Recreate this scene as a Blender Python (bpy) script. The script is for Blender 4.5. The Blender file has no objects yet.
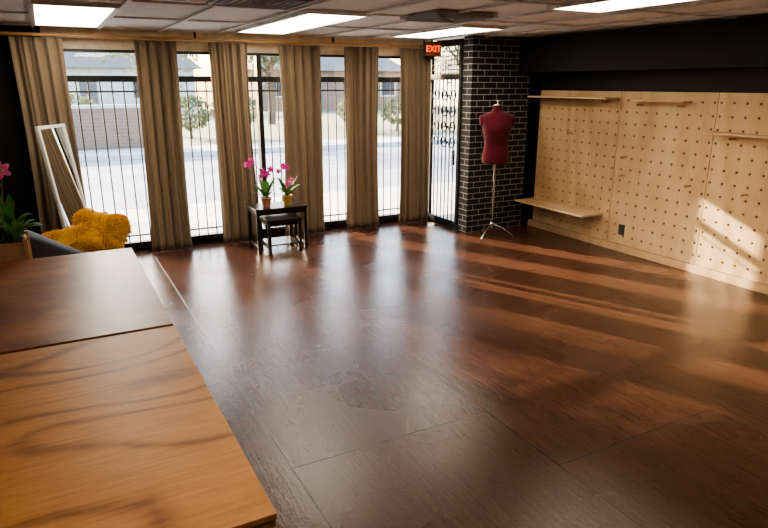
import bpy, math, random
from mathutils import Vector, Matrix, noise
random.seed(7)
R=math.radians
sc=bpy.context.scene
try: sc.view_settings.look='AgX - Medium High Contrast'
except Exception: pass
# ---------------------------------------------------------------- materials
def newmat(name):
    m=bpy.data.materials.new(name); m.use_nodes=True
    nt=m.node_tree; b=nt.nodes['Principled BSDF']
    return m,nt,b
def N(nt,t,**kw):
    n=nt.nodes.new(t)
    for k,v in kw.items():
        if hasattr(n,k): setattr(n,k,v)
        else: n.inputs[k].default_value=v
    return n
def L(nt,a,b): nt.links.new(a,b)
def ramp(nt,fac,stops):
    r=nt.nodes.new('ShaderNodeValToRGB'); e=r.color_ramp.elements
    while len(e)<len(stops): e.new(0.5)
    for i,(p,c) in enumerate(stops):
        e[i].position=p; e[i].color=(c[0],c[1],c[2],1)
    L(nt,fac,r.inputs[0]); return r.outputs[0]
def objco(nt,scale=(1,1,1),rot=(0,0,0),loc=(0,0,0)):
    t=nt.nodes.new('ShaderNodeTexCoord'); mp=nt.nodes.new('ShaderNodeMapping')
    mp.inputs['Scale'].default_value=scale; mp.inputs['Rotation'].default_value=rot; mp.inputs['Location'].default_value=loc
    L(nt,t.outputs['Object'],mp.inputs[0]); return mp.outputs[0]
def addbump(nt,b,h,strength=.3,dist=.01):
    bm=nt.nodes.new('ShaderNodeBump'); bm.inputs['Strength'].default_value=strength; bm.inputs['Distance'].default_value=dist
    L(nt,h,bm.inputs['Height']); L(nt,bm.outputs[0],b.inputs['Normal'])
def mixc(nt,fac,a,b,mode='MIX'):
    mx=N(nt,'ShaderNodeMix'); mx.data_type='RGBA'; mx.blend_type=mode
    if hasattr(fac,'links'): L(nt,fac,mx.inputs[0])
    else: mx.inputs[0].default_value=fac
    for v,i in ((a,6),(b,7)):
        if hasattr(v,'links'): L(nt,v,mx.inputs[i])
        else: mx.inputs[i].default_value=(*v,1)
    return mx.outputs[2]
def mat(name,c,rough=.5,metal=0,var=.15,nscale=12,bump=0,spec=.5,sheen=0,emit=None,es=0):
    m,nt,b=newmat(name)
    co=objco(nt); n=N(nt,'ShaderNodeTexNoise',Scale=nscale,Detail=4.0); L(nt,co,n.inputs['Vector'])
    lo=[max(0,x*(1-var)) for x in c]; hi=[min(1,x*(1+var)) for x in c]
    L(nt,ramp(nt,n.outputs[0],[(.3,lo),(.7,hi)]),b.inputs['Base Color'])
    b.inputs['Roughness'].default_value=rough; b.inputs['Metallic'].default_value=metal
    b.inputs['Specular IOR Level'].default_value=spec
    if sheen: b.inputs['Sheen Weight'].default_value=sheen
    if bump: addbump(nt,b,n.outputs[0],bump,.01)
    if emit: b.inputs['Emission Color'].default_value=(*emit,1); b.inputs['Emission Strength'].default_value=es
    return m

def mat_floor():
    m,nt,b=newmat('painted_plywood_floor')
    co=objco(nt)
    n1=N(nt,'ShaderNodeTexNoise',Scale=1.1,Detail=3.0,Roughness=.5); L(nt,co,n1.inputs['Vector'])
    n2=N(nt,'ShaderNodeTexNoise',Scale=38.0,Detail=5.0,Roughness=.65); L(nt,co,n2.inputs['Vector'])
    c1=ramp(nt,n1.outputs[0],[(.25,(.066,.029,.018)),(.5,(.082,.037,.023)),(.75,(.100,.047,.030))])
    br=N(nt,'ShaderNodeTexBrick',Scale=1.0); br.offset=.5; br.squash=1
    br.inputs['Brick Width'].default_value=1.22; br.inputs['Row Height'].default_value=1.22
    br.inputs['Mortar Size'].default_value=.0055; br.inputs['Mortar Smooth'].default_value=.4
    br.inputs['Color1'].default_value=(1,1,1,1); br.inputs['Color2'].default_value=(.86,.86,.86,1); br.inputs['Mortar'].default_value=(.4,.38,.38,1)
    co2=objco(nt,rot=(0,0,R(90)),loc=(.2,.35,0)); L(nt,co2,br.inputs['Vector'])
    c=mixc(nt,1.0,c1,br.outputs['Color'],'MULTIPLY')
    gr=N(nt,'ShaderNodeTexNoise',Scale=1.0,Detail=5.0,Roughness=.7); L(nt,objco(nt,scale=(45,3.5,1)),gr.inputs['Vector'])
    c=mixc(nt,1.0,c,ramp(nt,gr.outputs[0],[(.35,(.74,.72,.71)),(.62,(1.12,1.12,1.12))]),'MULTIPLY')
    c=mixc(nt,1.0,c,ramp(nt,n2.outputs[0],[(.35,(.78,.78,.78)),(.65,(1.0,1.0,1.0))]),'MULTIPLY')
    L(nt,c,b.inputs['Base Color'])
    rr=ramp(nt,n1.outputs[0],[(.3,(.20,)*3),(.7,(.31,)*3)]); L(nt,rr,b.inputs['Roughness'])
    b.inputs['Specular IOR Level'].default_value=.45
    mb=N(nt,'ShaderNodeMath'); mb.operation='MULTIPLY_ADD'; L(nt,br.outputs['Fac'],mb.inputs[0]); mb.inputs[1].default_value=-1.3; L(nt,n2.outputs[0],mb.inputs[2])
    mc=N(nt,'ShaderNodeMath'); mc.operation='ADD'; L(nt,mb.outputs[0],mc.inputs[0]); L(nt,gr.outputs[0],mc.inputs[1])
    addbump(nt,b,mc.outputs[0],.30,.004)
    return m
def mat_ceiling():
    m,nt,b=newmat('acoustic_tile')
    co=objco(nt); n=N(nt,'ShaderNodeTexNoise',Scale=90.0,Detail=3.0); L(nt,co,n.inputs['Vector'])
    n2=N(nt,'ShaderNodeTexWhiteNoise')
    mp=objco(nt,scale=(1/.61,1/1.22,0)); f=N(nt,'ShaderNodeVectorMath'); f.operation='FLOOR'; L(nt,mp,f.inputs[0]); L(nt,f.outputs[0],n2.inputs[0])
    c=ramp(nt,n2.outputs[0],[(0,(.78,.76,.73)),(1,(.88,.86,.83))])
    c=mixc(nt,1.0,c,ramp(nt,n.outputs[0],[(.35,(.84,.84,.84)),(.5,(1,1,1))]),'MULTIPLY')
    L(nt,c,b.inputs['Base Color']); b.inputs['Roughness'].default_value=.9
    addbump(nt,b,n.outputs[0],.2,.004); return m
def mat_brick():
    m,nt,b=newmat('black_brick')
    t=nt.nodes.new('ShaderNodeTexCoord'); sp=nt.nodes.new('ShaderNodeSeparateXYZ'); L(nt,t.outputs['Object'],sp.inputs[0])
    a=N(nt,'ShaderNodeMath'); a.operation='ADD'; L(nt,sp.outputs[0],a.inputs[0]); L(nt,sp.outputs[1],a.inputs[1])
    cb=nt.nodes.new('ShaderNodeCombineXYZ'); L(nt,a.outputs[0],cb.inputs[0]); L(nt,sp.outputs[2],cb.inputs[1])
    br=N(nt,'ShaderNodeTexBrick',Scale=1.0); br.inputs['Brick Width'].default_value=.2; br.inputs['Row Height'].default_value=.073
    br.inputs['Mortar Size'].default_value=.005; br.inputs['Mortar Smooth'].default_value=.1
    br.inputs['Color1'].default_value=(.008,.008,.010,1); br.inputs['Color2'].default_value=(.014,.013,.014,1); br.inputs['Mortar'].default_value=(.38,.38,.38,1)
    L(nt,cb.outputs[0],br.inputs['Vector']); L(nt,br.outputs[0],b.inputs['Base Color']); b.inputs['Roughness'].default_value=.5
    inv=N(nt,'ShaderNodeMath'); inv.operation='SUBTRACT'; inv.inputs[0].default_value=1; L(nt,br.outputs['Fac'],inv.inputs[1])
    addbump(nt,b,inv.outputs[0],.6,.01); return m
def mat_ply(name,dark,mid,light,sx=.5,sy=2.4,freq=40,ring=.16,rough=.3,coat=.3,blotch=.5,finex=(4,90),plane='xy',bump=.06,spec=.5,sharp=False):
    m,nt,b=newmat(name)
    def sw(x,y): return (x,y,1) if plane=='xy' else (1,x,y)
    nz=N(nt,'ShaderNodeTexNoise',Scale=1.0,Detail=1.0,Roughness=.35); L(nt,objco(nt,scale=sw(sx,sy)),nz.inputs['Vector'])
    wob=N(nt,'ShaderNodeTexNoise',Scale=9.0,Detail=3.0); L(nt,objco(nt),wob.inputs['Vector'])
    mul=N(nt,'ShaderNodeMath'); mul.operation='MULTIPLY'; L(nt,nz.outputs[0],mul.inputs[0]); mul.inputs[1].default_value=freq
    wm=N(nt,'ShaderNodeMath'); wm.operation='MULTIPLY_ADD'; L(nt,wob.outputs[0],wm.inputs[0]); wm.inputs[1].default_value=1.4; L(nt,mul.outputs[0],wm.inputs[2])
    sn=N(nt,'ShaderNodeMath'); sn.operation='SINE'; L(nt,wm.outputs[0],sn.inputs[0])
    src=sn.outputs[0]
    if sharp:
        h=N(nt,'ShaderNodeMath'); h.operation='MULTIPLY_ADD'; L(nt,src,h.inputs[0]); h.inputs[1].default_value=.5; h.inputs[2].default_value=.5
        pw=N(nt,'ShaderNodeMath'); pw.operation='POWER'; L(nt,h.outputs[0],pw.inputs[0]); pw.inputs[1].default_value=4.0
        iv=N(nt,'ShaderNodeMath'); iv.operation='MULTIPLY_ADD'; L(nt,pw.outputs[0],iv.inputs[0]); iv.inputs[1].default_value=-2.0; iv.inputs[2].default_value=.6
        src=iv.outputs[0]
    fine=N(nt,'ShaderNodeTexNoise',Scale=1.0,Detail=5.0,Roughness=.7); L(nt,objco(nt,scale=sw(*finex)),fine.inputs['Vector'])
    big=N(nt,'ShaderNodeTexNoise',Scale=2.2,Detail=5.0,Roughness=.6); L(nt,objco(nt),big.inputs['Vector'])
    ad=N(nt,'ShaderNodeMath'); ad.operation='MULTIPLY_ADD'; L(nt,src,ad.inputs[0]); ad.inputs[1].default_value=ring
    fm=N(nt,'ShaderNodeMath'); fm.operation='MULTIPLY_ADD'; L(nt,fine.outputs[0],fm.inputs[0]); fm.inputs[1].default_value=.6; fm.inputs[2].default_value=.2
    L(nt,fm.outputs[0],ad.inputs[2])
    ad2=N(nt,'ShaderNodeMath'); ad2.operation='MULTIPLY_ADD'; L(nt,big.outputs[0],ad2.inputs[0]); ad2.inputs[1].default_value=blotch; L(nt,ad.outputs[0],ad2.inputs[2])
    ad3=N(nt,'ShaderNodeMath'); ad3.operation='SUBTRACT'; L(nt,ad2.outputs[0],ad3.inputs[0]); ad3.inputs[1].default_value=blotch/2
    L(nt,ramp(nt,ad3.outputs[0],[(.24,dark),(.5,mid),(.76,light)]),b.inputs['Base Color'])
    b.inputs['Roughness'].default_value=rough; b.inputs['Coat Weight'].default_value=coat; b.inputs['Coat Roughness'].default_value=.2
    b.inputs['Specular IOR Level'].default_value=spec
    addbump(nt,b,ad3.outputs[0],bump,.003); return m
def mat_cloth(name,c,transl=.3,rough=.9,sc_=260):
    m,nt,b=newmat(name)
    co=objco(nt); w=N(nt,'ShaderNodeTexNoise',Scale=sc_,Detail=2.0); L(nt,co,w.inputs['Vector'])
    col=ramp(nt,w.outputs[0],[(.3,[x*.8 for x in c]),(.7,[min(1,x*1.15) for x in c])])
    L(nt,col,b.inputs['Base Color']); b.inputs['Roughness'].default_value=rough; b.inputs['Sheen Weight'].default_value=.2; b.inputs['Specular IOR Level'].default_value=.2
    addbump(nt,b,w.outputs[0],.15,.002)
    if transl:
        tr=nt.nodes.new('ShaderNodeBsdfTranslucent'); L(nt,col,tr.inputs[0]); mx=nt.nodes.new('ShaderNodeMixShader'); mx.inputs[0].default_value=transl
        out=nt.nodes['Material Output']; L(nt,b.outputs[0],mx.inputs[1]); L(nt,tr.outputs[0],mx.inputs[2]); L(nt,mx.outputs[0],out.inputs[0])
    return m
def mat_emit(name,c,s):
    m,nt,b=newmat(name); b.inputs['Base Color'].default_value=(.8,.8,.8,1); b.inputs['Emission Color'].default_value=(*c,1); b.inputs['Emission Strength'].default_value=s
    co=objco(nt); v=N(nt,'ShaderNodeTexVoronoi',Scale=60.0); L(nt,co,v.inputs['Vector']); addbump(nt,b,v.outputs[0],.2,.003)
    return m
def mat_glass():
    m,nt,b=newmat('window_glass'); out=nt.nodes['Material Output']
    tr=nt.nodes.new('ShaderNodeBsdfTransparent'); gl=nt.nodes.new('ShaderNodeBsdfGlossy'); gl.inputs['Roughness'].default_value=.02
    mx=nt.nodes.new('ShaderNodeMixShader'); mx.inputs[0].default_value=.06
    L(nt,tr.outputs[0],mx.inputs[1]); L(nt,gl.outputs[0],mx.inputs[2]); L(nt,mx.outputs[0],out.inputs[0]); return m

M={}
M['floor']=mat_floor(); M['ceil']=mat_ceiling(); M['brick']=mat_brick(); M['glass']=mat_glass()
M['black']=mat('black_wall_paint',(.007,.007,.008),.6,var=.2,nscale=3,spec=.25)
M['soffit']=mat('soffit_paint',(.009,.0095,.012),.65,var=.2,nscale=3,spec=.25)
M['grey']=mat('rear_wall_paint',(.5,.48,.45),.8)
M['header']=mat('cream_header_paint',(.58,.48,.35),.7)
M['frame']=mat('black_metal_frame',(.012,.012,.013),.35,metal=.3)
M['bar']=mat('security_bar_paint',(.01,.01,.011),.4)
M['grid']=mat('ceiling_grid_paint',(.68,.66,.63),.6)
M['vent']=mat('vent_metal',(.34,.33,.32),.6)
M['white']=mat('white_paint',(.72,.70,.66),.45,var=.05)
M['trimwood']=mat('pine_trim',(.5,.33,.18),.5)
M['peg']=mat_ply('birch_pegboard',(.42,.265,.13),(.55,.375,.2),(.65,.47,.28),sx=2.0,sy=.5,freq=26,ring=.10,rough=.5,coat=.05,finex=(80,4),plane='yz')
M['shelf']=mat_ply('birch_shelf',(.50,.34,.18),(.62,.44,.26),(.72,.54,.35),sx=3,sy=.5,freq=26,ring=.08,rough=.5,coat=.05,finex=(80,4))
M['curt']=mat_cloth('taupe_curtain',(.225,.165,.108),.18)
M['rod']=mat('oak_rod',(.42,.23,.09),.4)
M['t1']=mat_ply('varnished_plywood',(.15,.055,.014),(.37,.155,.042),(.50,.25,.085),sx=1.0,sy=2.0,freq=46,ring=.12,rough=.45,coat=0,blotch=.5,spec=.4,sharp=True,finex=(5,60))
M['t2']=mat_ply('stained_plywood',(.075,.022,.009),(.18,.060,.024),(.33,.14,.055),sx=.5,sy=1.6,freq=24,ring=.05,rough=.36,coat=0,blotch=1.4,spec=.4)
M['plyedge']=mat('plywood_edge',(.28,.14,.06),.6,nscale=60,var=.4)
M['tleg']=mat('table_leg_wood',(.3,.17,.08),.6)
M['darkwood']=mat('espresso_wood',(.014,.010,.009),.3,var=.3)
M['slate']=mat_cloth('slate_upholstery',(.11,.135,.18),0)
M['yellow']=mat_cloth('mustard_fur',(.66,.34,.02),.1,sc_=80)
M['maroon']=mat_cloth('maroon_jersey',(.095,.008,.018),0)
M['steel']=mat('brushed_steel',(.6,.6,.6),.25,metal=1,var=.05)
M['mirror']=mat('mirror_glass',(.9,.92,.92),.02,metal=1,var=.01)
M['leaf']=mat_cloth('leaf_green',(.06,.17,.03),.25,rough=.5,sc_=20)
M['stem']=mat('stem_green',(.10,.18,.05),.5)
M['petal']=mat_cloth('orchid_petal',(.50,.06,.26),.3,sc_=40)
M['petalc']=mat('orchid_lip',(.45,.02,.12),.5)
M['pinkp']=mat_cloth('pink_petal',(.70,.15,.38),.3,sc_=40)
M['potpink']=mat('terracotta_glaze',(.55,.25,.18),.4)
M['potyel']=mat('yellow_glaze',(.72,.48,.12),.3)
M['soil']=mat('bark_soil',(.05,.03,.02),.9,bump=.5,nscale=60)
M['planter']=mat('planter_wood',(.50,.30,.15),.6)
M['asphalt']=mat('asphalt',(.32,.33,.355),.85,nscale=1.2,var=.22)
M['concrete']=mat('concrete',(.58,.57,.54),.85,nscale=3,var=.12)
M['bark']=mat('bark',(.12,.09,.07),.9,bump=.5,nscale=20)
M['tleaf']=mat_cloth('tree_leaf',(.17,.19,.10),.35,sc_=3)
M['grass']=mat('grass',(.24,.24,.15),.9,nscale=8,var=.4)
M['plast']=mat('black_plastic',(.02,.02,.02),.4)
M['exitp']=mat('exit_panel',(.25,.05,.02),.4)
M['exitt']=mat('exit_letters',(.9,.1,.03),.4,emit=(1,.15,.03),es=1.6)
M['light']=mat_emit('troffer_lens',(1,.88,.70),13)
M['roof']=mat('roof_shingle',(.20,.18,.17),.9,nscale=6)
def mat_sbrick():
    m,nt,b=newmat('street_brick'); t=nt.nodes.new('ShaderNodeTexCoord'); sp=nt.nodes.new('ShaderNodeSeparateXYZ'); L(nt,t.outputs['Object'],sp.inputs[0])
    cb=nt.nodes.new('ShaderNodeCombineXYZ'); L(nt,sp.outputs[0],cb.inputs[0]); L(nt,sp.outputs[2],cb.inputs[1])
    br=N(nt,'ShaderNodeTexBrick',Scale=1.0); br.inputs['Brick Width'].default_value=.3; br.inputs['Row Height'].default_value=.11; br.inputs['Mortar Size'].default_value=.008
    br.inputs['Color1'].default_value=(.30,.19,.14,1); br.inputs['Color2'].default_value=(.24,.15,.11,1); br.inputs['Mortar'].default_value=(.32,.25,.2,1)
    L(nt,cb.outputs[0],br.inputs['Vector']); L(nt,br.outputs[0],b.inputs['Base Color']); b.inputs['Roughness'].default_value=.9; return m
M['sbrick']=mat_sbrick()
M['stucco']=mat('pale_siding',(.66,.64,.6),.9,nscale=2)
M['dglass']=mat('dark_glass',(.05,.06,.08),.1)

# ---------------------------------------------------------------- mesh builder
class MB:
    def __init__(s): s.v=[];s.f=[];s.m=[];s.sm=[];s.mats=[]
    def mi(s,k):
        if k not in s.mats: s.mats.append(k)
        return s.mats.index(k)
    def add(s,vs,fs,k,smooth=False):
        o=len(s.v); s.v+= [tuple(v) for v in vs]; i=s.mi(k)
        for f in fs: s.f.append([o+a for a in f]); s.m.append(i); s.sm.append(smooth)
    def box(s,a,b,k,mtx=None):
        x0,y0,z0=a;x1,y1,z1=b
        vs=[Vector(p) for p in[(x0,y0,z0),(x1,y0,z0),(x1,y1,z0),(x0,y1,z0),(x0,y0,z1),(x1,y0,z1),(x1,y1,z1),(x0,y1,z1)]]
        if mtx is not None: vs=[mtx@v for v in vs]
        s.add(vs,[(0,3,2,1),(4,5,6,7),(0,1,5,4),(1,2,6,5),(2,3,7,6),(3,0,4,7)],k)
    def tube(s,pts,rad,k,seg=10,cap=True,smooth=True):
        pts=[Vector(p) for p in pts]
        if not hasattr(rad,'__len__'): rad=[rad]*len(pts)
        vs=[];up=None
        for i,p in enumerate(pts):
            d=(pts[min(i+1,len(pts)-1)]-pts[max(i-1,0)]).normalized()
            if up is None:
                up=d.orthogonal().normalized()
            up=(up-d*up.dot(d)).normalized(); w=d.cross(up)
            for j in range(seg):
                a=2*math.pi*j/seg; vs.append(p+(up*math.cos(a)+w*math.sin(a))*rad[i])
        fs=[]
        for i in range(len(pts)-1):
            for j in range(seg):
                fs.append((i*seg+j,i*seg+(j+1)%seg,(i+1)*seg+(j+1)%seg,(i+1)*seg+j))
        s.add(vs,fs,k,smooth)
        if cap:
            n=len(pts)-1
            s.add([vs[j] for j in range(seg)],[list(range(seg))[::-1]],k); s.add([vs[n*seg+j] for j in range(seg)],[list(range(seg))],k)
    def rings(s,rings,k,smooth=True,cap=True,closed=True):
        n=len(rings[0]);vs=[p for r in rings for p in r];fs=[]
        for i in range(len(rings)-1):
            for j in range(n if closed else n-1):
                fs.append((i*n+j,i*n+(j+1)%n,(i+1)*n+(j+1)%n,(i+1)*n+j))
        s.add(vs,fs,k,smooth)
        if cap: s.add(rings[0],[list(range(n))[::-1]],k); s.add(rings[-1],[list(range(n))],k)
    def lathe(s,c,prof,k,seg=28,cap=True):
        s.rings([[Vector((c[0]+r*math.cos(2*math.pi*j/seg),c[1]+r*math.sin(2*math.pi*j/seg),c[2]+z)) for j in range(seg)] for r,z in prof],k,cap=cap)
    def sell(s,c,r,k,e=.6,mtx=None,nu=28,nv=18,disp=0,dseed=0):
        def pw(x,e): return math.copysign(abs(x)**e,x)
        rs=[]
        for i in range(nv+1):
            ph=-math.pi/2+math.pi*i/nv; ph=max(-math.pi/2+.01,min(math.pi/2-.01,ph)); row=[]
            for j in range(nu):
                th=2*math.pi*j/nu
                v=Vector((r[0]*pw(math.cos(ph),e)*pw(math.cos(th),e),r[1]*pw(math.cos(ph),e)*pw(math.sin(th),e),r[2]*pw(math.sin(ph),1)))
                if disp: v*=1+disp*noise.noise(v*9+Vector((dseed,0,0)))
                if mtx is not None: v=mtx@v
                row.append(v+Vector(c))
            rs.append(row)
        s.rings(rs,k); return rs
    def obj(s,name,parent=None,bevel=0,loc=None):
        me=bpy.data.meshes.new(name); me.from_pydata(s.v,[],s.f)
        for k in s.mats: me.materials.append(M[k])
        me.polygons.foreach_set('material_index',s.m); me.polygons.foreach_set('use_smooth',s.sm); me.update()
        o=bpy.data.objects.new(name,me); sc.collection.objects.link(o)
        if parent: o.parent=parent
        if bevel:
            b=o.modifiers.new('bevel','BEVEL'); b.width=bevel; b.segments=2; b.limit_method='ANGLE'
        return o
def empty(name):
    e=bpy.data.objects.new(name,None); sc.collection.objects.link(e); return e
def boxobj(name,a,b,k,parent=None,bevel=0):
    m=MB(); m.box(a,b,k); return m.obj(name,parent,bevel)

# ---------------------------------------------------------------- room shell
XL,XR,YB,YF,ZC=-.9,5.74,7.55,-1.6,2.43
ZW=2.23
boxobj('floor',(XL-.1,YF-.1,-.1),(XR+.1,YB+.1,0),'floor')
boxobj('ceiling',(XL-.1,YF-.1,ZC+.02),(XR+.1,YB+.1,ZC+.12),'ceil')
boxobj('wall_left',(XL-.1,YF-.1,-.1),(XL,YB+.1,ZC+.02),'black')
boxobj('wall_right',(XR,YF-.1,-.1),(XR+.1,YB+.1,ZC+.02),'black')
boxobj('wall_rear',(XL,YF-.1,0),(XR,YF,ZC+.02),'grey')
w=MB(); w.box((XL,YB,0),(.05,YB+.1,ZC+.02),'black'); w.box((.05,YB,ZW),(4.72,YB+.1,ZC+.02),'header'); w.box((.05,YB,0),(4.72,YB+.1,.06),'black')
w.obj('wall_front')
g=MB()
lights=[(-.01,5.30,.58,7.16),(1.93,4.95,2.50,7.12),(3.74,5.42,4.30,6.92),(3.43,2.25,3.97,3.86),(.6,.4,1.21,2.1)]
x=-.62
while x<XR:
    g.box((x-.012,YF,ZC-.004),(x+.012,YB,ZC+.012),'grid'); x+=.61
y=-1.2
while y<YB:
    g.box((XL,y-.012,ZC-.0055),(XR,y+.012,ZC+.011),'grid'); y+=1.22
g.obj('ceiling_grid')
for i,(a,b,c,d) in enumerate(lights):
    e=MB(); 
    e.box((a,b,ZC-.012),(c,b+.03,ZC+.02),'white');e.box((a,d-.03,ZC-.012),(c,d,ZC+.02),'white')
    e.box((a,b+.03,ZC-.012),(a+.03,d-.03,ZC+.02),'white');e.box((c-.03,b+.03,ZC-.012),(c,d-.03,ZC+.02),'white')
    e.box((a+.03,b+.03,ZC-.008),(c-.03,d-.03,ZC+.015),'light')
    e.obj('ceiling_light_panel')
for i,(cx,cy) in enumerate([(3.13,4.75),(1.40,4.45)]):
    v=MB(); s_=.3
    v.box((cx-s_,cy-s_,ZC-.012),(cx+s_,cy+s_,ZC+.012),'vent')
    for q in range(5):
        r0=s_-.03-q*.055
        for (p0,p1) in [((-r0,-r0),(r0,-r0+.012)),((-r0,r0-.012),(r0,r0)),((-r0,-r0),(-r0+.012,r0)),((r0-.012,-r0),(r0,r0))]:
            v.box((cx+p0[0],cy+p0[1],ZC-.022),(cx+p1[0],cy+p1[1],ZC-.012),'vent')
    v.obj('ceiling_air_vent')
boxobj('wall_soffit',(5.42,YF,2.02),(XR,6.53,ZC),'soffit')
boxobj('brick_column',(4.68,6.53,0),(5.6,6.72,ZC+.01),'brick')
boxobj('wall_recess',(5.6,6.53,0),(XR,7.65,ZC+.01),'black')
# ---------------------------------------------------------------- windows
posts=[.08,1.12,1.98,2.30,2.82,3.62,4.42,4.68]
wi=1
for a,b in zip(posts[:-1],posts[1:]):
    W=empty('window_%d'%wi); f=MB(); t=.028
    f.box((a-t,YB-.03,.0),(a+t,YB+.07,ZW),'frame')
    if b==posts[-1]: f.box((b-t,YB-.03,.0),(b+t,YB+.07,ZW),'frame')
    f.box((a+t,YB-.02,.06),(b-t,YB+.06,.11),'frame'); f.box((a+t,YB-.02,1.90),(b-t,YB+.06,1.965),'frame'); f.box((a+t,YB-.02,ZW-.03),(b-t,YB+.06,ZW),'frame')
    f.obj('mullions',W)
    gl=MB(); gl.box((a+t,YB+.02,.11),(b-t,YB+.026,1.9),'glass'); gl.box((a+t,YB+.02,1.965),(b-t,YB+.026,ZW-.03),'glass'); gl.obj('panes',W)
    br=MB(); n=max(2,round((b-a)/.112)); 
    for q in range(1,n):
        xx=a+(b-a)*q/n; br.tube([(xx,YB-.05,.09),(xx,YB-.05,1.93)],.0075,'bar',6)
    for zz in (.2,1.8): br.box((a,YB-.060,zz-.009),(b,YB-.053,zz+.009),'bar')
    br.obj('security_bars',W); wi+=1
# ---------------------------------------------------------------- curtains
def curtain(x0,x1,seed):
    rnd=random.Random(seed); m=MB(); nx=110; nz=26; H0=.02; H1=2.325
    wd=x1-x0; fr=rnd.uniform(3.8,5.0); ph=rnd.uniform(0,6)
    rows=[]
    for i in range(nz+1):
        t=i/nz; z=H0+(H1-H0)*t; row=[]
        pinch=1-.05*math.sin(math.pi*t)+ .06*(1-t)
        for j in range(nx+1):
            u=j/nx
            uu=u+.03*noise.noise(Vector((u*4,t*1.5,seed)))
            xx=(x0+x1)/2+(uu-.5)*wd*pinch+.012*math.sin(t*3+seed)
            dd=math.sin(2*math.pi*fr*uu+ph+.5*noise.noise(Vector((u*3,t*1.2,seed+9))))
            amp=.034*(.75+.5*noise.noise(Vector((u*5,t*2,seed+3))))
            yy=7.37+amp*dd+.009*math.sin(2*math.pi*fr*2.3*uu+t*2)
            row.append(Vector((xx,yy,z)))
        rows.append(row)
    m.rings(rows,'curt',cap=False,closed=False)
    o=m.obj('curtain_panel'); s=o.modifiers.new('solid','SOLIDIFY'); s.thickness=.004
    return o
for i,(a,b) in enumerate([(-.22,.24),(.90,1.33),(1.70,2.14),(2.50,3.02),(3.37,3.83),(4.14,4.59)]): curtain(a,b,i*3.7+1)
m=MB(); m.tube([(-.6,7.37,2.35),(4.58,7.37,2.35)],.017,'rod',12)
for xx in (-.6,4.58): m.sell((xx,7.37,2.35),(.026,.026,.026),'rod',1)
for xx in (-.45,1.55,3.2,4.5): m.box((xx-.012,7.36,2.335),(xx+.012,7.38,ZC-.006),'frame')
m.obj('curtain_rod')
# ---------------------------------------------------------------- side entry door (parallel to right wall)
D=empty('door_1'); X0=4.69
y0,y1=6.78,7.42
f=MB()
f.box((X0-.035,y0-.055,0),(X0+.01,y0,2.42),'frame'); f.box((X0-.035,y1,0),(X0+.01,y1+.05,2.42),'frame'); f.box((X0-.035,y0,1.93),(X0+.01,y1,2.0),'frame'); f.box((X0-.035,y0,2.34),(X0+.01,y1,2.42),'frame'); f.box((X0-.035,y0,0),(X0+.01,y1,.1),'frame')
f.obj('door_frame',D)
p=MB(); p.box((X0-.006,y0,.1),(X0,y1,1.93),'glass');p.box((X0-.006,y0,2.0),(X0,y1,2.34),'glass'); p.obj('glass_pane',D)
b_=MB()
for q in range(1,7):
    yy=y0+(y1-y0)*q/7; b_.tube([(X0-.02,yy,.1),(X0-.02,yy,1.93)],.009,'bar',6)
for q in range(1,10):
    yy=y0+(y1-y0)*q/10; b_.tube([(X0-.02,yy,2.0),(X0-.02,yy,2.34)],.005,'bar',6)
for q in range(1,6):
    zz=2.0+.34*q/6; b_.tube([(X0-.02,y0,zz),(X0-.02,y1,zz)],.005,'bar',6)
def scroll(cy,cz,r,a0,s,turn=1.3):
    pts=[]
    for q in range(22):
        t=q/21; a=a0+s*turn*2*math.pi*t; rr=r*(1-.8*t); pts.append((X0-.03,cy+rr*math.cos(a),cz+rr*math.sin(a)))
    b_.tube(pts,.009,'bar',6)
for cz in (1.15,1.35,1.55,1.75):
    for k,cy in enumerate((6.90,7.1,7.30)):
        scroll(cy,cz,.09,math.pi*k,1 if k%2 else -1)
b_.box((X0-.065,y0+.03,.85),(X0-.035,y0+.06,1.05),'steel')
b_.obj('door_bars',D)

# exit sign
E=empty('exit_sign'); m=MB(); m.box((4.40,7.16,2.23),(4.62,7.20,2.39),'exitp'); m.box((4.392,7.165,2.222),(4.628,7.21,2.398),'plast'); m.box((4.50,7.18,2.398),(4.52,7.2,ZC-.006),'plast'); m.obj('housing',E,.003)
cu=bpy.data.curves.new('exit_text','FONT'); cu.body='EXIT'; cu.size=.11; cu.align_x='CENTER'; cu.align_y='CENTER'; cu.extrude=.003; cu.offset=.001
to=bpy.data.objects.new('letters',cu); sc.collection.objects.link(to); to.location=(4.51,7.154,2.31); to.rotation_euler=(R(90),0,0); cu.materials.append(M['exitt']); to.parent=E
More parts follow.
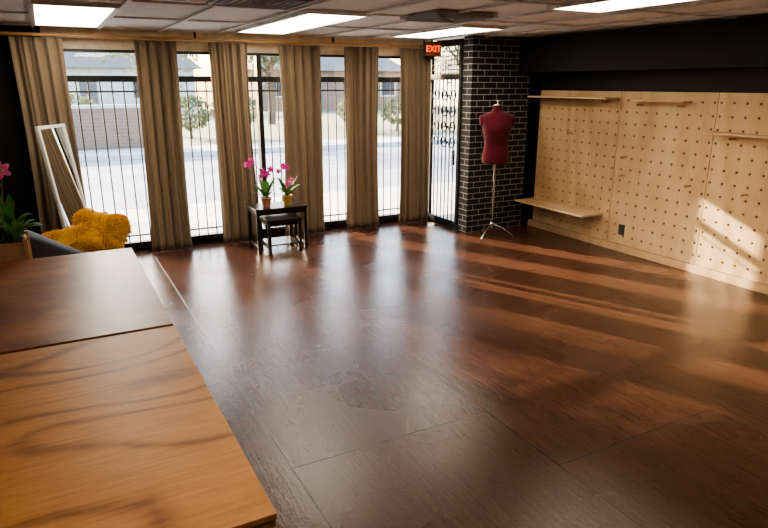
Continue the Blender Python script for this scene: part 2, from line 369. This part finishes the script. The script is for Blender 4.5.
# ---------------------------------------------------------------- pegboard wall
PX=XR-.035
def pegpanel(ya,yb,za,zb,parent,nm):
    m=MB(); cs=.063; ny=round((yb-ya)/cs); nz=round((zb-za)/cs); dy=(yb-ya)/ny; dz=(zb-za)/nz; r=.0125; K=16
    for i in range(ny):
        for j in range(nz):
            y_=ya+i*dy; z_=za+j*dz; cy=y_+dy/2; cz=z_+dz/2
            if i%2==0 and j%2==1:
                cir=[];sq=[]
                for k in range(K):
                    a=2*math.pi*k/K; c,s=math.cos(a),math.sin(a); cir.append(Vector((PX,cy+r*c,cz+r*s)))
                    q=max(abs(c),abs(s)); sq.append(Vector((PX,cy+dy/2*c/q,cz+dz/2*s/q)))
                back=[v+Vector((.018,0,0)) for v in cir]
                fs=[]
                for k in range(K):
                    k2=(k+1)%K; fs.append((k,K+k,K+k2,k2)); fs.append((K+k,2*K+k,2*K+k2,K+k2))
                m.add(sq+cir+back,fs,'peg')
            else:
                m.add([(PX,y_,z_),(PX,y_,z_+dz),(PX,y_+dy,z_+dz),(PX,y_+dy,z_)],[(0,1,2,3)],'peg')
    m.add([(PX,ya,za),(PX+.018,ya,za),(PX+.018,ya,zb),(PX,ya,zb)],[(0,1,2,3)],'plyedge')
    m.add([(PX,yb,za),(PX+.018,yb,za),(PX+.018,yb,zb),(PX,yb,zb)],[(0,3,2,1)],'plyedge')
    m.add([(PX,ya,zb),(PX+.018,ya,zb),(PX+.018,yb,zb),(PX,yb,zb)],[(0,1,2,3)],'plyedge')
    m.add([(PX,ya,za),(PX+.018,ya,za),(PX+.018,yb,za),(PX,yb,za)],[(0,3,2,1)],'plyedge')
    return m.obj(nm,parent)
PW=empty('pegboard_wall_display')
for i,(a,b) in enumerate([(5.10,6.42),(3.93,5.095),(2.70,3.925),(1.46,2.695),(.22,1.455)]): pegpanel(a,b,.09,1.80,PW,'plywood_panel_%d'%(i+1))
m=MB()
m.box((PX-.225,5.12,1.715),(PX-.001,6.42,1.733),'shelf')
m.box((PX-.33,5.2,.375),(PX-.001,6.42,.397),'shelf')
m.box((PX-.12,4.22,1.70),(PX-.001,4.88,1.715),'shelf')
m.box((PX-.16,2.8,1.42),(PX-.001,3.93,1.437),'shelf')
m.box((PX-.16,1.5,.9),(PX-.001,2.6,.918),'shelf')
m.obj('shelves',PW,.002)
m=MB()
for (y_,z_) in [(6.2,1.68),(5.3,1.68),(4.8,1.66),(4.3,1.66),(6.2,.345),(5.4,.345),(3.7,1.38),(3.1,1.38),(4.95,1.09),(4.95,.88),(4.1,.88),(5.8,1.3),(3.5,.88)]:
    m.tube([(PX+.0,y_,z_),(PX-.11,y_,z_+.004)],.011,'shelf',10)
m.obj('dowel_pegs',PW)
boxobj('baseboard_right',(XR-.05,.1,0),(XR-.002,6.5,.085),'trimwood',None,.004)
m=MB(); m.box((PX-.008,4.86,.2),(PX-.001,4.94,.32),'plast'); m.box((PX-.011,4.885,.215),(PX-.008,4.915,.25),'plast'); m.box((PX-.011,4.885,.27),(PX-.008,4.915,.305),'plast'); m.obj('wall_outlet',None,.002)
boxobj('baseboard_front',(XL,YB-.02,0),(.05,YB,.1),'black')

# ---------------------------------------------------------------- tables
def table(name,x0,x1,y0,y1,zt,top):
    T=empty(name); m=MB(); m.box((x0,y0,zt-.022),(x1,y1,zt),top); m.obj('top',T,.003)
    e=MB(); e.box((x0+.004,y0+.004,zt-.045),(x1-.004,y1-.004,zt-.0225),'plyedge'); e.obj('underlayer',T)
    l=MB(); i=.09; s=.07
    for xx in (x0+i,x1-i-s):
        for yy in (y0+i,y1-i-s): l.box((xx,yy,0),(xx+s,yy+s,zt-.046),'tleg')
    for yy in (y0+i+.01,y1-i-.05): l.box((x0+i+s,yy,zt-.14),(x1-i-s,yy+.04,zt-.046),'tleg')
    for xx in (x0+i+.01,x1-i-.05): l.box((xx,y0+i+s,zt-.14),(xx+.04,y1-i-s,zt-.046),'tleg')
    l.obj('frame_and_legs',T,.003)
table('plywood_table',-.80,.412,1.40,2.945,.76,'t1')
table('plywood_table',-.80,.41,2.955,4.60,.765,'t2')

# ---------------------------------------------------------------- nesting side tables
T=empty('nesting_side_table')
def stab(x0,x1,y0,y1,zt,nm,shelf):
    m=MB(); m.box((x0,y0,zt-.025),(x1,y1,zt),'darkwood'); s=.035
    for xx in (x0+.01,x1-.01-s):
        for yy in (y0+.01,y1-.01-s): m.box((xx,yy,0),(xx+s,yy+s,zt-.025),'darkwood')
    m.box((x0+.045,y0+.015,zt-.075),(x1-.045,y0+.033,zt-.025),'darkwood'); m.box((x0+.045,y1-.033,zt-.075),(x1-.045,y1-.015,zt-.025),'darkwood')
    for xx in (x0+.018,x1-.036): 
        m.box((xx,y0+.045,zt-.075),(xx+.018,y1-.045,zt-.025),'darkwood'); m.box((xx,y0+.045,.06),(xx+.018,y1-.045,.09),'darkwood')
    if shelf: m.box((x0+.02,y0+.02,.095),(x1-.02,y1-.02,.112),'darkwood')
    m.obj(nm,T,.003)
stab(1.93,2.55,6.72,7.12,.52,'outer_table',False)
stab(2.03,2.45,6.64,7.02,.40,'inner_table',True)

# ---------------------------------------------------------------- orchids
def leaf(m,base,ang,length,width,rise,droop,k='leaf'):
    d=Vector((math.cos(ang),math.sin(ang),0)); s=Vector((-d.y,d.x,0)); rows=[]; n=9
    for i in range(n+1):
        t=i/n; c=Vector(base)+d*(length*t)+Vector((0,0,rise*t-droop*t*t)); w=width*math.sin(math.pi*min(.98,.12+.86*t))**.7*.5
        rows.append([c-s*w+Vector((0,0,.25*w)),c,c+s*w+Vector((0,0,.25*w))])
    m.rings(rows,k,cap=False,closed=False)
def flower(m,c,size,face,k='petal',kc='petalc'):
    f=Vector(face).normalized(); a=f.orthogonal().normalized(); b=f.cross(a)
    rot=random.uniform(0,6)
    for i in range(5):
        t=rot+2*math.pi*i/5; d=a*math.cos(t)+b*math.sin(t); s=-a*math.sin(t)+b*math.cos(t); rows=[]
        for q in range(6):
            u=q/5; w=size*.34*math.sin(math.pi*(.08+.84*u))**.8; cc=Vector(c)+d*size*u+f*(size*.25*u*u)
            rows.append([cc-s*w,cc+f*-.004,cc+s*w])
        m.rings(rows,k,cap=False,closed=False)
    m.sell(Vector(c)+f*.008,(size*.22,)*3,kc,1,nu=8,nv=6)
def orchid(name,cx,cy,z,pot,r,h,stems,seed,nl=9):
    random.seed(seed); O=empty(name); m=MB()
    m.lathe((cx,cy,z),[(r*.7,0),(r*.74,.01),(r*.98,h*.85),(r*1.05,h*.87),(r*1.05,h),(r*.93,h),(r*.9,h*.86)],pot,cap=False)
    m.lathe((cx,cy,z),[(.001,0.0),(r*.7,0)],pot,cap=False); m.lathe((cx,cy,z+h*.88),[(r*.92,0),(r*.5,.012),(.001,.016)],'soil',cap=False); m.obj('pot',O)
    m=MB()
    for i in range(nl): leaf(m,(cx,cy,z+h*.9),i*2.4+seed,random.uniform(.11,.19),.055,random.uniform(.12,.34),random.uniform(.03,.16))
    m.obj('leaves',O)
    st=MB(); fl=MB()
    for pts,fp in stems:
        st.tube(pts,[.004]*(len(pts)-1)+[.002],'stem',6)
        for p in fp: flower(fl,p,random.uniform(.034,.046),(-.5+random.uniform(-.4,.4),-1,random.uniform(-.2,.4)))
    st.obj('stems',O); fl.obj('blossoms',O)
cx,cy,z=2.10,6.86,.52
orchid('potted_orchid',cx,cy,z,'potpink',.062,.11,[
 ([(cx,cy,z+.1),(cx-.03,cy,z+.3),(cx-.07,cy-.01,z+.45),(cx-.16,cy-.02,z+.53),(cx-.21,cy-.02,z+.5)],[(cx-.2,cy-.03,z+.5),(cx-.16,cy-.03,z+.535)]),
 ([(cx,cy,z+.1),(cx+.01,cy,z+.3),(cx+.03,cy,z+.40),(cx+.06,cy-.02,z+.43)],[(cx+.06,cy-.03,z+.43),(cx+.015,cy-.03,z+.38),(cx-.03,cy-.03,z+.41),(cx-.06,cy-.04,z+.36)])],1,12)
cx,cy=2.36,6.88
orchid('potted_orchid',cx,cy,z,'potyel',.058,.115,[
 ([(cx,cy,z+.1),(cx-.03,cy,z+.28),(cx-.05,cy,z+.42),(cx-.03,cy-.02,z+.47)],[(cx-.05,cy-.03,z+.46),(cx-.01,cy-.03,z+.44),(cx-.10,cy-.03,z+.4)]),
 ([(cx,cy,z+.1),(cx+.02,cy,z+.2),(cx+.05,cy,z+.3)],[(cx+.05,cy-.03,z+.29),(cx+.0,cy-.05,z+.24)])],5,12)

# ---------------------------------------------------------------- mannequin
Mq=empty('dress_form_mannequin'); mx,my=4.85,6.21
rot=Matrix.Rotation(R(-32),3,'Z')
def ering(z,rx,ry,cyo=0,e=1.0,n=36):
    out=[]
    for j in range(n):
        a=2*math.pi*j/n; c,s=math.cos(a),math.sin(a)
        v=rot@Vector((rx*math.copysign(abs(c)**e,c),ry*math.copysign(abs(s)**e,s)+cyo,0)); out.append(Vector((mx+v.x,my+v.y,z)))
    return out
prof=[(.86,.14,.10,0),(.87,.165,.118,0),(.93,.172,.122,0),(1.0,.162,.115,0),(1.07,.146,.102,0),(1.13,.14,.098,0),(1.2,.15,.106,-.004),(1.28,.166,.122,-.012),(1.34,.176,.125,-.014),(1.40,.184,.112,-.006),(1.45,.196,.098,0),(1.485,.198,.085,0),(1.51,.176,.078,.004),(1.53,.125,.068,.006),(1.545,.08,.06,.006),(1.57,.06,.055,.004),(1.62,.055,.052,0),(1.63,.05,.047,0)]
zf=lambda z:1.63-(1.63-z)*.91
m=MB(); m.rings([ering(zf(z),a*1.0,b,c,.9) for z,a,b,c in prof],'maroon'); o=m.obj('torso',Mq); o.modifiers.new('ss','SUBSURF').levels=1
m=MB(); 
for sx in (-1,1):
    v=rot@Vector((sx*.185,0,0)); ax=rot@Vector((sx,0,-.15)); 
    c=Vector((mx+v.x,my+v.y,1.445)); rs=[]
    u=ax.normalized(); a1=u.cross(Vector((0,0,1))).normalized(); a2=u.cross(a1)
    for t,rr in [(-.03,1),(.012,1),(.022,.85),(.026,.5),(.027,.05)]:
        rs.append([c+u*t+a1*(.052*rr*math.cos(q*math.pi/10))+a2*(.072*rr*math.sin(q*math.pi/10)) for q in range(20)])
    m.rings(rs,'maroon')
m.obj('arm_caps',Mq)
m=MB(); m.lathe((mx,my,1.63),[(.05,0),(.052,.008),(.03,.014),(.012,.02),(.012,.035),(.018,.045),(.012,.058),(.001,.06)],'steel')
m.tube([(mx,my,.1),(mx,my,.93)],.011,'steel'); m.tube([(mx,my,.45),(mx,my,.93)],.015,'steel')
m.lathe((mx,my,.12),[(.02,0),(.026,.01),(.026,.05),(.02,.06)],'steel')
for q in range(3):
    a=R(85+120*q); d=Vector((math.cos(a),math.sin(a),0)); c=Vector((mx,my,0))
    m.tube([c+Vector((0,0,.16)),c+d*.12+Vector((0,0,.12)),c+d*.25+Vector((0,0,.03)),c+d*.27+Vector((0,0,.011))],.008,'steel',8)
    m.sell(c+d*.27+Vector((0,0,.011)),(.014,.014,.011),'plast',1,nu=10,nv=8)
m.obj('tripod_stand',Mq)

# ---------------------------------------------------------------- armchair
C=empty('tub_armchair'); cx,cy=.06,5.50
rc=Matrix.Rotation(R(-65),3,'Z')
def P(x,y,z): 
    v=rc@Vector((x,y,0)); return Vector((cx+v.x,cy+v.y,z))
m=MB(); rows=[]
n=44
for i in range(n+1):
    t=R(-140+280*i/n)
    dx,dy=math.sin(t),-math.cos(t)
    hh=.50+.31*(.5+.5*math.cos(t))**1.8
    Ro=.41; Ri=.31
    pr=[(Ro*.92,.10),(Ro,.25),(Ro*1.02,hh-.06),(Ro*.99,hh-.015),(Ro*.92,hh),(Ri*1.06,hh),(Ri*.99,hh-.02),(Ri,hh-.08),(Ri,.25),(Ri,.10)]
    rows.append([P(dx*r*1.02,dy*r,z) for r,z in pr])
m.rings(rows,'slate'); m.obj('back_and_arms',C).modifiers.new('ss','SUBSURF')
m=MB(); m.sell(P(0,.04,.36),(.31,.33,.11),'slate',.45,mtx=rc.to_4x4()); m.sell(P(0,.0,.22),(.36,.35,.10),'slate',.5,mtx=rc.to_4x4()); m.obj('seat',C)
m=MB()
for sx in(-1,1):
    for sy in(-1,1): m.tube([P(sx*.22,sy*.22,.16),P(sx*.26,sy*.26,0)],[.022,.012],'darkwood',10)
m.obj('legs',C)
def fluffy(name,c,r,mt,seed,parent):
    random.seed(seed); m=MB(); rs=m.sell(c,r,'yellow',.45,mtx=mt,nu=48,nv=30,disp=.10,dseed=seed)
    C0=Vector(c)
    for row in rs[1:-1]:
        for v in row:
            for q in range(7):
                p=v+Vector([random.uniform(-.010,.010) for _ in range(3)]); d=(v-C0).normalized()+Vector([random.uniform(-.9,.9) for _ in range(3)])+Vector((0,0,-.35)); d.normalize()
                s=d.orthogonal().normalized()*.0045; l=random.uniform(.010,.024)
                e=p+d*l+Vector((0,0,-.004))
                m.add([p-s,p+s,e],[(0,1,2)],'yellow')
    return m.obj(name,parent)
fluffy('fluffy_cushion',(.25,5.62,.66),(.235,.205,.07),(Matrix.Rotation(R(-30),4,'Z')@Matrix.Rotation(R(10),4,'Y')@Matrix.Rotation(R(55),4,'X')),3,None)
fluffy('fluffy_cushion',(.03,5.40,.655),(.24,.16,.06),Matrix.Rotation(R(-20),4,'Z')@Matrix.Rotation(R(-12),4,'Y')@Matrix.Rotation(R(38),4,'X'),8,None)

# ---------------------------------------------------------------- leaning mirror
MR=empty('leaning_floor_mirror')
wv=Vector((.24,.40,0)).normalized(); nrm=Vector((wv.y,-wv.x,0)); wdt=.46
topn=Vector((-.10,6.70,1.50)); botn=topn+nrm*.20; botn.z=0.0
upv=(topn-botn); Ht=upv.length; upv.normalize(); nf=wv.cross(upv); 
if nf.dot(nrm)<0: nf=-nf
mm=Matrix((wv,upv,nf)).transposed().to_4x4(); mm.translation=botn
m=MB(); fw=.032
m.box((0,0,-.02),(fw,Ht,.012),'white',mm); m.box((wdt-fw,0,-.02),(wdt,Ht,.012),'white',mm); m.box((fw,0,-.02),(wdt-fw,fw,.012),'white',mm); m.box((fw,Ht-fw,-.02),(wdt-fw,Ht,.012),'white',mm); m.obj('frame',MR,.003)
m=MB(); m.box((fw,fw,-.015),(wdt-fw,Ht-fw,.002),'mirror',mm); m.obj('mirror_glass',MR)

# ---------------------------------------------------------------- planter with flowers by left wall
PL=empty('flower_planter'); m=MB(); px,py=-.38,4.84; hz=.88
m.box((px-.14,py-.14,0),(px+.14,py+.14,hz-.02),'planter')
for sx in(-1,1):
    for sy in(-1,1): m.box((px+sx*.14-.015,py+sy*.14-.015,0),(px+sx*.14+.015,py+sy*.14+.015,hz),'planter')
m.box((px-.13,py-.13,hz-.02),(px+.13,py+.13,hz-.015),'soil'); m.obj('box',PL,.003)
random.seed(4); m=MB(); f2=MB()
for i in range(34):
    leaf(m,(px+random.uniform(-.1,.1),py+random.uniform(-.1,.1),hz-.02),random.uniform(0,6.28),random.uniform(.12,.24),.06,random.uniform(.1,.35),random.uniform(.05,.25))
for i in range(12):
    a=random.uniform(0,6.28); r=random.uniform(.03,.13); t=Vector((px-.05+r*math.cos(a),py+r*math.sin(a),random.uniform(1.17,1.36)))
    m.tube([(px,py,hz-.02),((px+t.x)/2,(py+t.y)/2,1.05),t],.005,'stem',6); 
    flower(f2,t,.06,(.3,-1,.3),'pinkp','potyel')
m.obj('foliage',PL); f2.obj('flowers',PL)

# ---------------------------------------------------------------- exterior
boxobj('sidewalk',(-14,7.75,-.25),(45,10.6,-.06),'concrete')
boxobj('street',(-30,10.6,-.4),(70,19.2,-.2),'asphalt')
boxobj('street_curb',(-30,19.2,-.35),(70,21.0,-.06),'concrete')
m=MB(); m.box((-30,21.0,-.35),(70,60,-.08),'grass'); m.obj('lawn')
m=MB()
for x0,x1 in [(-12,3.2),(15,24)]:
    m.box((x0,21.6,-.079),(x1,21.85,1.15),'sbrick'); m.box((x0-.05,21.55,1.15),(x1+.05,21.9,1.25),'concrete')
m.obj('brick_garden_wall')
random.seed(21); m=MB()
bl=[(x_,23.6+random.uniform(-.3,.6),random.uniform(.6,.85)) for x_ in [.8,4.6,6.2,11.4,13.2,18.5,25.5,30]]
for bx,by,br_ in bl:
    m.tube([(bx,by,-.079),(bx+.05,by,br_)],[.06,.03],'bark',6)
    for i in range(420):
        d=Vector([random.gauss(0,1) for _ in range(3)]).normalized(); c=Vector((bx,by,br_*1.2))+Vector((d.x*br_*1.1,d.y*br_*.8,d.z*br_*.9))*random.uniform(.7,1)
        e1=Vector([random.gauss(0,1) for _ in range(3)]).normalized()*.10; e2=e1.orthogonal().normalized()*.07
        m.add([c-e1,c+e2,c+e1,c-e2],[(0,1,2,3)],'tleaf')
m.obj('garden_hedge')
def house(x,y,wd,k,seed):
    m=MB(); m.box((x,y,-.079),(x+wd,y+8,2.9),k)
    o=.5; m.add([(x-o,y-o,2.85),(x+wd+o,y-o,2.85),(x+wd+o,y+8+o,2.85),(x-o,y+8+o,2.85),(x-o+1.5,y+4,4.9),(x+wd+o-1.5,y+4,4.9)],[(0,1,5,4),(1,2,5),(2,3,4,5),(3,0,4),(0,3,2,1)],'roof')
    n=int(wd//3)
    for i in range(n):
        xx=x+1+i*3
        if i==1: m.box((xx,y-.03,0),(xx+1,y-.001,2.1),'roof')
        else:
            m.box((xx,y-.05,.9),(xx+1.4,y-.001,2.2),'white'); m.box((xx+.1,y-.06,1.0),(xx+1.3,y-.05,2.1),'dglass')
    m.obj('house')
house(-2,44,11,'stucco',1); house(14,46,12,'sbrick',2); house(33,45,13,'stucco',3)
def tree(x,y,h,seed,leaves=1500,sp=2.2,z0=-.079,ls=.11):
    random.seed(seed); m=MB(); tops=[]
    m.tube([(x,y,z0),(x+.1,y,h*.25),(x-.05,y,h*.45)],[.2,.16,.12],'bark',10)
    for i in range(11):
        a=i*2.4; r=random.uniform(.4,1)*sp; t=Vector((x+r*math.cos(a),y+r*math.sin(a),h*random.uniform(.6,1)))
        s=Vector((x-.02,y,h*random.uniform(.35,.45))); mid=(s+t)/2+Vector((0,0,.2)); m.tube([s,mid,t],[.08,.05,.015],'bark',6); tops+=[t,mid]
    for i in range(leaves):
        c=random.choice(tops)+Vector([random.gauss(0,.6) for _ in range(3)]); d=Vector([random.gauss(0,1) for _ in range(3)]).normalized()*ls; e=d.orthogonal().normalized()*ls*.65
        m.add([c-d,c+e,c+d,c-e],[(0,1,2,3)],'tleaf')
    m.obj('street_or_shade_tree')
for i,(x,y,h,lv,sp) in enumerate([(-10.6,22.9,8.8,1600,2.3),(-7.6,24.2,9.0,1600,1.9),(3.8,26.5,6,900,2),(10,31,6,1500,2.4),(19,27,5.5,900,2),(28,27,6,900,2)]): tree(x,y,h,i+11,lv,sp,ls=.13)  # first two trees are out of view, added to shade the left window panes

# ---------------------------------------------------------------- lights / world
sd=bpy.data.lights.new('sun','SUN'); sd.energy=34; sd.angle=R(.7); sd.color=(1,.84,.62)
so=bpy.data.objects.new('sun',sd); sc.collection.objects.link(so); el=R(19.5)
so.rotation_euler=Vector((.418*math.cos(el),-.908*math.cos(el),-math.sin(el))).to_track_quat('-Z','Y').to_euler(); so.location=(0,20,10)
wd=bpy.data.worlds.new('World'); sc.world=wd; wd.use_nodes=True; nt=wd.node_tree; bg=nt.nodes['Background']
sk=nt.nodes.new('ShaderNodeTexSky'); sk.sky_type='NISHITA'; sk.sun_disc=False; sk.sun_elevation=R(19.5); sk.sun_rotation=R(-24); sk.air_density=1; sk.dust_density=3
L(nt,sk.outputs[0],bg.inputs[0]); bg.inputs[1].default_value=1.8
# ---------------------------------------------------------------- camera
cd=bpy.data.cameras.new('camera'); co=bpy.data.objects.new('camera',cd); sc.collection.objects.link(co)
co.location=(0,0,1.88); co.rotation_euler=(R(90-16.2),0,R(-27.9)); cd.sensor_width=36; cd.lens=620/768*36; cd.clip_start=.05
sc.camera=co
